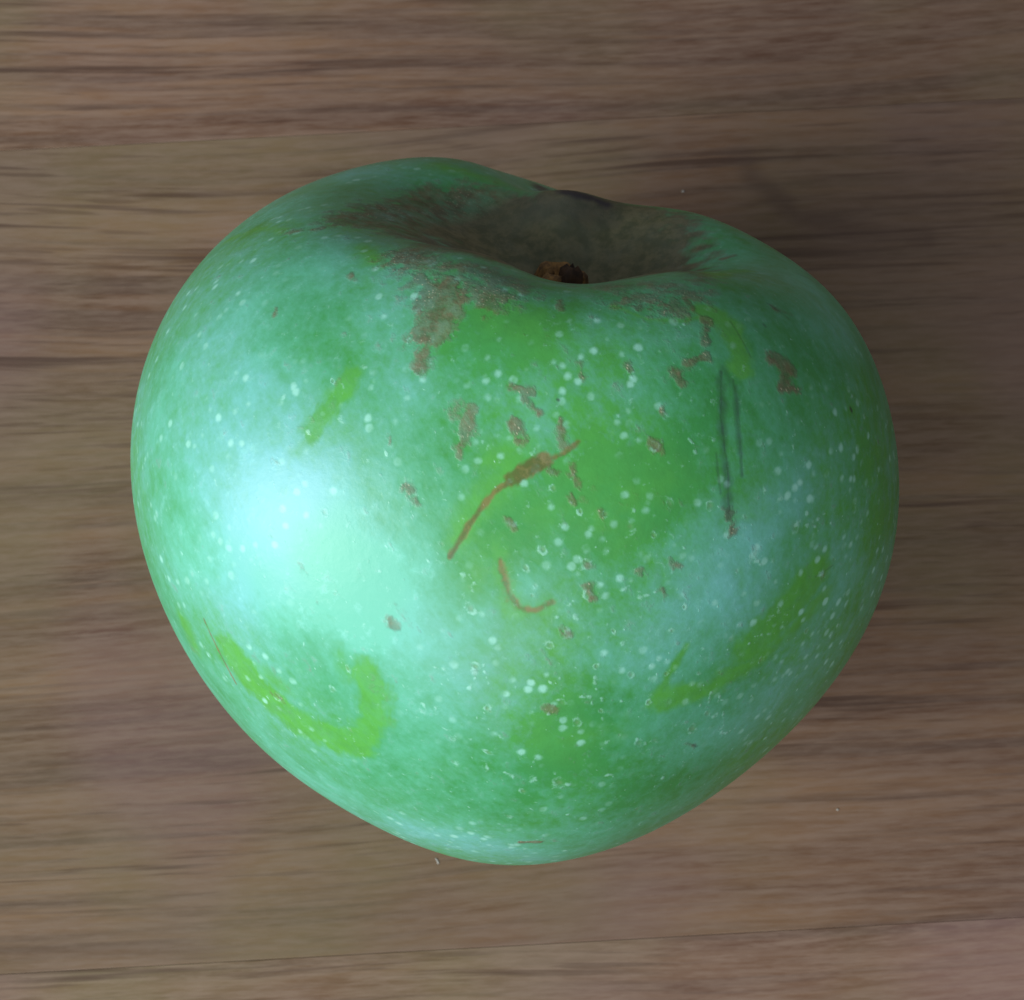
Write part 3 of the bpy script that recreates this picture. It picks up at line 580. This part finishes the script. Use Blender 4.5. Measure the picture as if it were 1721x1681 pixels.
def skin_material():
    k = NT('apple_skin')
    v = k.coord()
    sd = STREAK
    bloom, rub, rus, scar, dark, speck, pit, hollow = [k.attr(a) for a in ('bloom', 'rub', 'russet', 'scar', 'dark', 'speck', 'pit', 'hollow')]
    n_big = k.noise(v, 55, 3, .5); n_mid = k.noise(v, 190, 4, .6); n_fine = k.noise(v, 700, 4, .65); n_micro = k.noise(v, 2200, 3, .6)
    # streaky field: noise squeezed along the direction the bloom was wiped
    rotm = mathutils.Vector(sd).rotation_difference(mathutils.Vector((1, 0, 0))).to_euler()
    vs = k.mapping(v, rot=tuple(rotm)); vs = k.mapping(vs, scale=(330, 950, 950)); n_str = k.noise(vs, 1.0, 3, .6)
    bare = k.mix(k.ramp(n_big, .3, .7), (0.036, 0.245, 0.068), (0.068, 0.315, 0.056))
    bare = k.mix(k.ramp(n_mid, .35, .7, 0, .35), bare, (0.055, 0.30, 0.110))
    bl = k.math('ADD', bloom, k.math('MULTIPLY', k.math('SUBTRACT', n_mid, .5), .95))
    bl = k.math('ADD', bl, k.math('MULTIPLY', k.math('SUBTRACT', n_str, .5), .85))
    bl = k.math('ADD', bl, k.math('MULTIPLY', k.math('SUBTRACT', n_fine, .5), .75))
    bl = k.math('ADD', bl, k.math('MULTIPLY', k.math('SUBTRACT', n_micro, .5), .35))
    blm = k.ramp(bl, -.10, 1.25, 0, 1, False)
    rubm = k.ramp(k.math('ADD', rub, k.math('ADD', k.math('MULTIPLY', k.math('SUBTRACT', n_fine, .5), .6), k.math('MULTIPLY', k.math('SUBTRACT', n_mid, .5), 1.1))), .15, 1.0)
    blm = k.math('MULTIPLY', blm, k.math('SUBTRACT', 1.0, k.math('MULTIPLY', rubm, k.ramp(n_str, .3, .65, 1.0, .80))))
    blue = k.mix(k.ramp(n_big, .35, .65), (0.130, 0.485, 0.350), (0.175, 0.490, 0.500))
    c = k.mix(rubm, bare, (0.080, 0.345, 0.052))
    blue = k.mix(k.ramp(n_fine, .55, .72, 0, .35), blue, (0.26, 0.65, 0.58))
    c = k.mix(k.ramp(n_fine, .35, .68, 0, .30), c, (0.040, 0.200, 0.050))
    c = k.mix(blm, c, blue)  # real bloom, plus brightness painted in through its density
    # pale specks
    sp = k.ramp(k.math('ADD', k.math('MULTIPLY', speck, 1.15), k.math('MULTIPLY', k.math('SUBTRACT', k.noise(v, 1250, 3, .65), .5), 2.4)), .25, 1.0)
    c = k.mix(k.math('MULTIPLY', sp, .44), c, (0.40, 0.76, 0.66))
    c = k.mix(k.math('MULTIPLY', pit, .5), c, (0.22, 0.30, 0.19))
    fk = k.voronoi(k.mapping(v, loc=(.3, .1, .2)), 620)
    fkm = k.math('MULTIPLY', k.ramp(k.math('ADD', fk, k.math('MULTIPLY', n_fine, .4)), .52, .30), k.math('MULTIPLY', k.ramp(n_mid, .40, .60), k.ramp(n_big, .36, .56)))
    c = k.mix(k.math('MULTIPLY', fkm, .65), c, (0.34, 0.70, 0.60))
    # russet
    edge = k.math('ADD', k.math('MULTIPLY', k.math('SUBTRACT', n_fine, .5), 1.5), k.math('MULTIPLY', k.math('SUBTRACT', n_str, .5), 1.7))
    edge = k.math('MULTIPLY', edge, k.math('SUBTRACT', 1.0, k.math('MULTIPLY', hollow, .7)))
    ru = k.ramp(k.math('ADD', rus, edge), .22, .88)
    rcol = k.mix(k.ramp(n_fine, .35, .65), (0.082, 0.062, 0.036), (0.162, 0.124, 0.070))
    rcol = k.mix(k.ramp(n_mid, .4, .7, 0, .5), rcol, (0.105, 0.084, 0.066))
    c = k.mix(k.math('MULTIPLY', ru, k.math('MAXIMUM', k.ramp(n_str, .35, .65, .88, .55), k.math('MULTIPLY', hollow, .88))), c, rcol)
    vsf = k.mapping(k.mapping(v, rot=tuple(rotm)), scale=(1.0, 2.4, 2.4)); fl = k.voronoi(vsf, 1500)
    flm = k.math('MULTIPLY', k.ramp(fl, .30, .10), k.math('MULTIPLY', k.ramp(ru, .3, .9), k.ramp(n_mid, .42, .55)))
    c = k.mix(k.math('MULTIPLY', k.math('MULTIPLY', flm, k.math('SUBTRACT', 1.0, hollow)), .5), c, (0.60, 0.58, 0.40))
    # scars and dark marks
    sc_ = k.ramp(k.math('ADD', scar, k.math('MULTIPLY', k.math('SUBTRACT', n_fine, .5), 1.1)), .2, .95)
    c = k.mix(k.math('MULTIPLY', sc_, .75), c, k.mix(k.ramp(n_fine, .4, .6), (0.095, 0.050, 0.018), (0.200, 0.115, 0.045)))
    dk = k.ramp(k.math('ADD', dark, k.math('MULTIPLY', k.math('SUBTRACT', n_fine, .5), .35)), .08, 1.0, 0, 1, False)
    c = k.mix(k.math('MULTIPLY', dk, .9), c, (0.020, 0.018, 0.032))
    k.link(c, k.p.inputs['Base Color'])
    rough = k.ramp(blm, 0, 1, .36, .42, False)
    rough = k.math('ADD', rough, k.math('MULTIPLY', ru, .2))
    k.put(k.p.inputs['Roughness'], rough)
    k.p.inputs['Specular IOR Level'].default_value = 0.36
    h = k.math('ADD', k.math('MULTIPLY', sp, .35), k.math('MULTIPLY', n_fine, .55))
    h = k.math('ADD', h, k.math('MULTIPLY', n_mid, 1.3))
    h = k.math('ADD', h, k.math('MULTIPLY', k.math('MULTIPLY', ru, n_micro), 1.1))
    h = k.math('SUBTRACT', h, k.math('MULTIPLY', sc_, .3)); h = k.math('SUBTRACT', h, k.math('MULTIPLY', pit, .5))
    h = k.math('SUBTRACT', h, k.math('MULTIPLY', dk, .5))
    k.link(k.bump(h, .55, 0.00010), k.p.inputs['Normal'])
    return k.m

# mesh of the skin: one closed surface
p_top = apple_radius(np.array([[0, 0, 1.0]]), COEF)[0]; p_bot = apple_radius(np.array([[0, 0, -1.0]]), COEF)[0]
verts = np.vstack([PLOC, [[0, 0, p_top]], [[0, 0, -p_bot]]]).astype(np.float32)
i_ = np.arange(NTH - 1)[:, None]; j_ = np.arange(NPHI)[None, :]; jn = (j_ + 1) % NPHI
quads = np.stack([i_*NPHI + j_, (i_ + 1)*NPHI + j_, (i_ + 1)*NPHI + jn, i_*NPHI + jn], -1).reshape(-1, 4)
jj = np.arange(NPHI); jnn = (jj + 1) % NPHI
t1 = np.stack([np.full(NPHI, N), jj, jnn], -1)
b = (NTH - 1)*NPHI; t2 = np.stack([np.full(NPHI, N + 1), b + jnn, b + jj], -1)
loops = np.concatenate([quads.ravel(), t1.ravel(), t2.ravel()]).astype(np.int32)
nq = len(quads); starts = np.concatenate([np.arange(nq)*4, nq*4 + np.arange(2*NPHI)*3]).astype(np.int32)
me = bpy.data.meshes.new('skin')
me.vertices.add(len(verts)); me.vertices.foreach_set('co', verts.ravel())
me.loops.add(len(loops)); me.loops.foreach_set('vertex_index', loops)
me.polygons.add(len(starts)); me.polygons.foreach_set('loop_start', starts)
me.polygons.foreach_set('use_smooth', np.ones(len(starts), bool))
me.update(calc_edges=True)
for k_, a_ in A.items():
    at = me.attributes.new(k_, 'FLOAT', 'POINT')
    at.data.foreach_set('value', np.concatenate([a_, [1.0 if k_ == 'russet' else 0.0, 0.0]]).astype(np.float32))
me.materials.append(skin_material())
skin = bpy.data.objects.new('skin', me); col.objects.link(skin); skin.parent = apple

# the broken stem stub at the bottom of the hollow
def stub_material(name, ca, cb, sc):
    k = NT(name); n = k.noise(k.coord(), sc, 4, .6)
    k.link(k.mix(k.ramp(n, .35, .65), ca, cb), k.p.inputs['Base Color']); k.p.inputs['Roughness'].default_value = .75
    k.link(k.bump(n, .6, .0003), k.p.inputs['Normal']); return k.m
def lathe(name, prof, seg, mat, parent, rag=0.0, z0=0.0, lean=(0, 0)):
    v = []; f = []
    for a, (r, z) in enumerate(prof):
        for s in range(seg):
            t = 2*math.pi*s/seg; q = 1 + rag*(math.sin(3*t + 1) + .6*math.sin(5*t + a*.4) + .3*random.uniform(-1, 1))
            zz = z + rag*.0012*math.sin(4*t + 2)*(a/len(prof))
            v.append((r*q*math.cos(t) + lean[0]*(z - prof[0][1]), r*q*math.sin(t) + lean[1]*(z - prof[0][1]), zz + z0))
    for a in range(len(prof) - 1):
        for s in range(seg):
            s2 = (s + 1) % seg; f.append((a*seg + s, a*seg + s2, (a + 1)*seg + s2, (a + 1)*seg + s))
    f.append(tuple(range((len(prof) - 1)*seg, len(prof)*seg)))
    return mesh_obj(name, v, f, mat, parent)
SZ = STUB_Z = float(p_top)
stub = lathe('stem_stub', [(.0026, -.0015), (.0024, .0010), (.0021, .0024), (.0020, .0032), (.0016, .0036), (.0009, .0031), (.0005, .0022)], 28,
             stub_material('stem_stub_cork', (0.07, 0.036, 0.012), (0.30, 0.165, 0.045), 700), apple, rag=.22, z0=SZ, lean=(.10, 0.05))
chip = lathe('stem_chip', [(.0010, .0), (.0009, .0010), (.0004, .0016)], 9, stub_material('stem_chip_bark', (0.03, 0.015, 0.008), (0.07, 0.035, 0.015), 900), apple, rag=.3, z0=SZ + .0029)
chip.location = (.0013, -.0006, 0)

# =====================================================================
# specks of dust on the boards
# =====================================================================
dk_ = NT('dust'); dk_.p.inputs['Base Color'].default_value = (.36, .33, .30, 1); dk_.p.inputs['Roughness'].default_value = .9
def crumb(x, y, size, label, elong=1.0, rot=0.0):
    bm_v = []; r_ = random.Random(int(x*1e6) ^ int(y*1e6)); seg = 7; rows = 4
    for a in range(rows + 1):
        t_ = math.pi*a/rows
        for s in range(seg):
            q = size*(1 + r_.uniform(-.3, .3)); ang = 2*math.pi*s/seg
            X = q*math.sin(t_)*math.cos(ang)*elong; Y = q*math.sin(t_)*math.sin(ang); Z = q*.3*math.cos(t_)
            bm_v.append((X*math.cos(rot) - Y*math.sin(rot), X*math.sin(rot) + Y*math.cos(rot), Z + size*.3))
    f = []
    for a in range(rows):
        for s in range(seg): s2 = (s+1) % seg; f.append((a*seg+s, (a+1)*seg+s, (a+1)*seg+s2, a*seg+s2))
    o = mesh_obj('dust_speck', bm_v, f, dk_.m); o.location = (x, y, 0); tag(o, label, 'speck')
for args in DUST: crumb(*args)
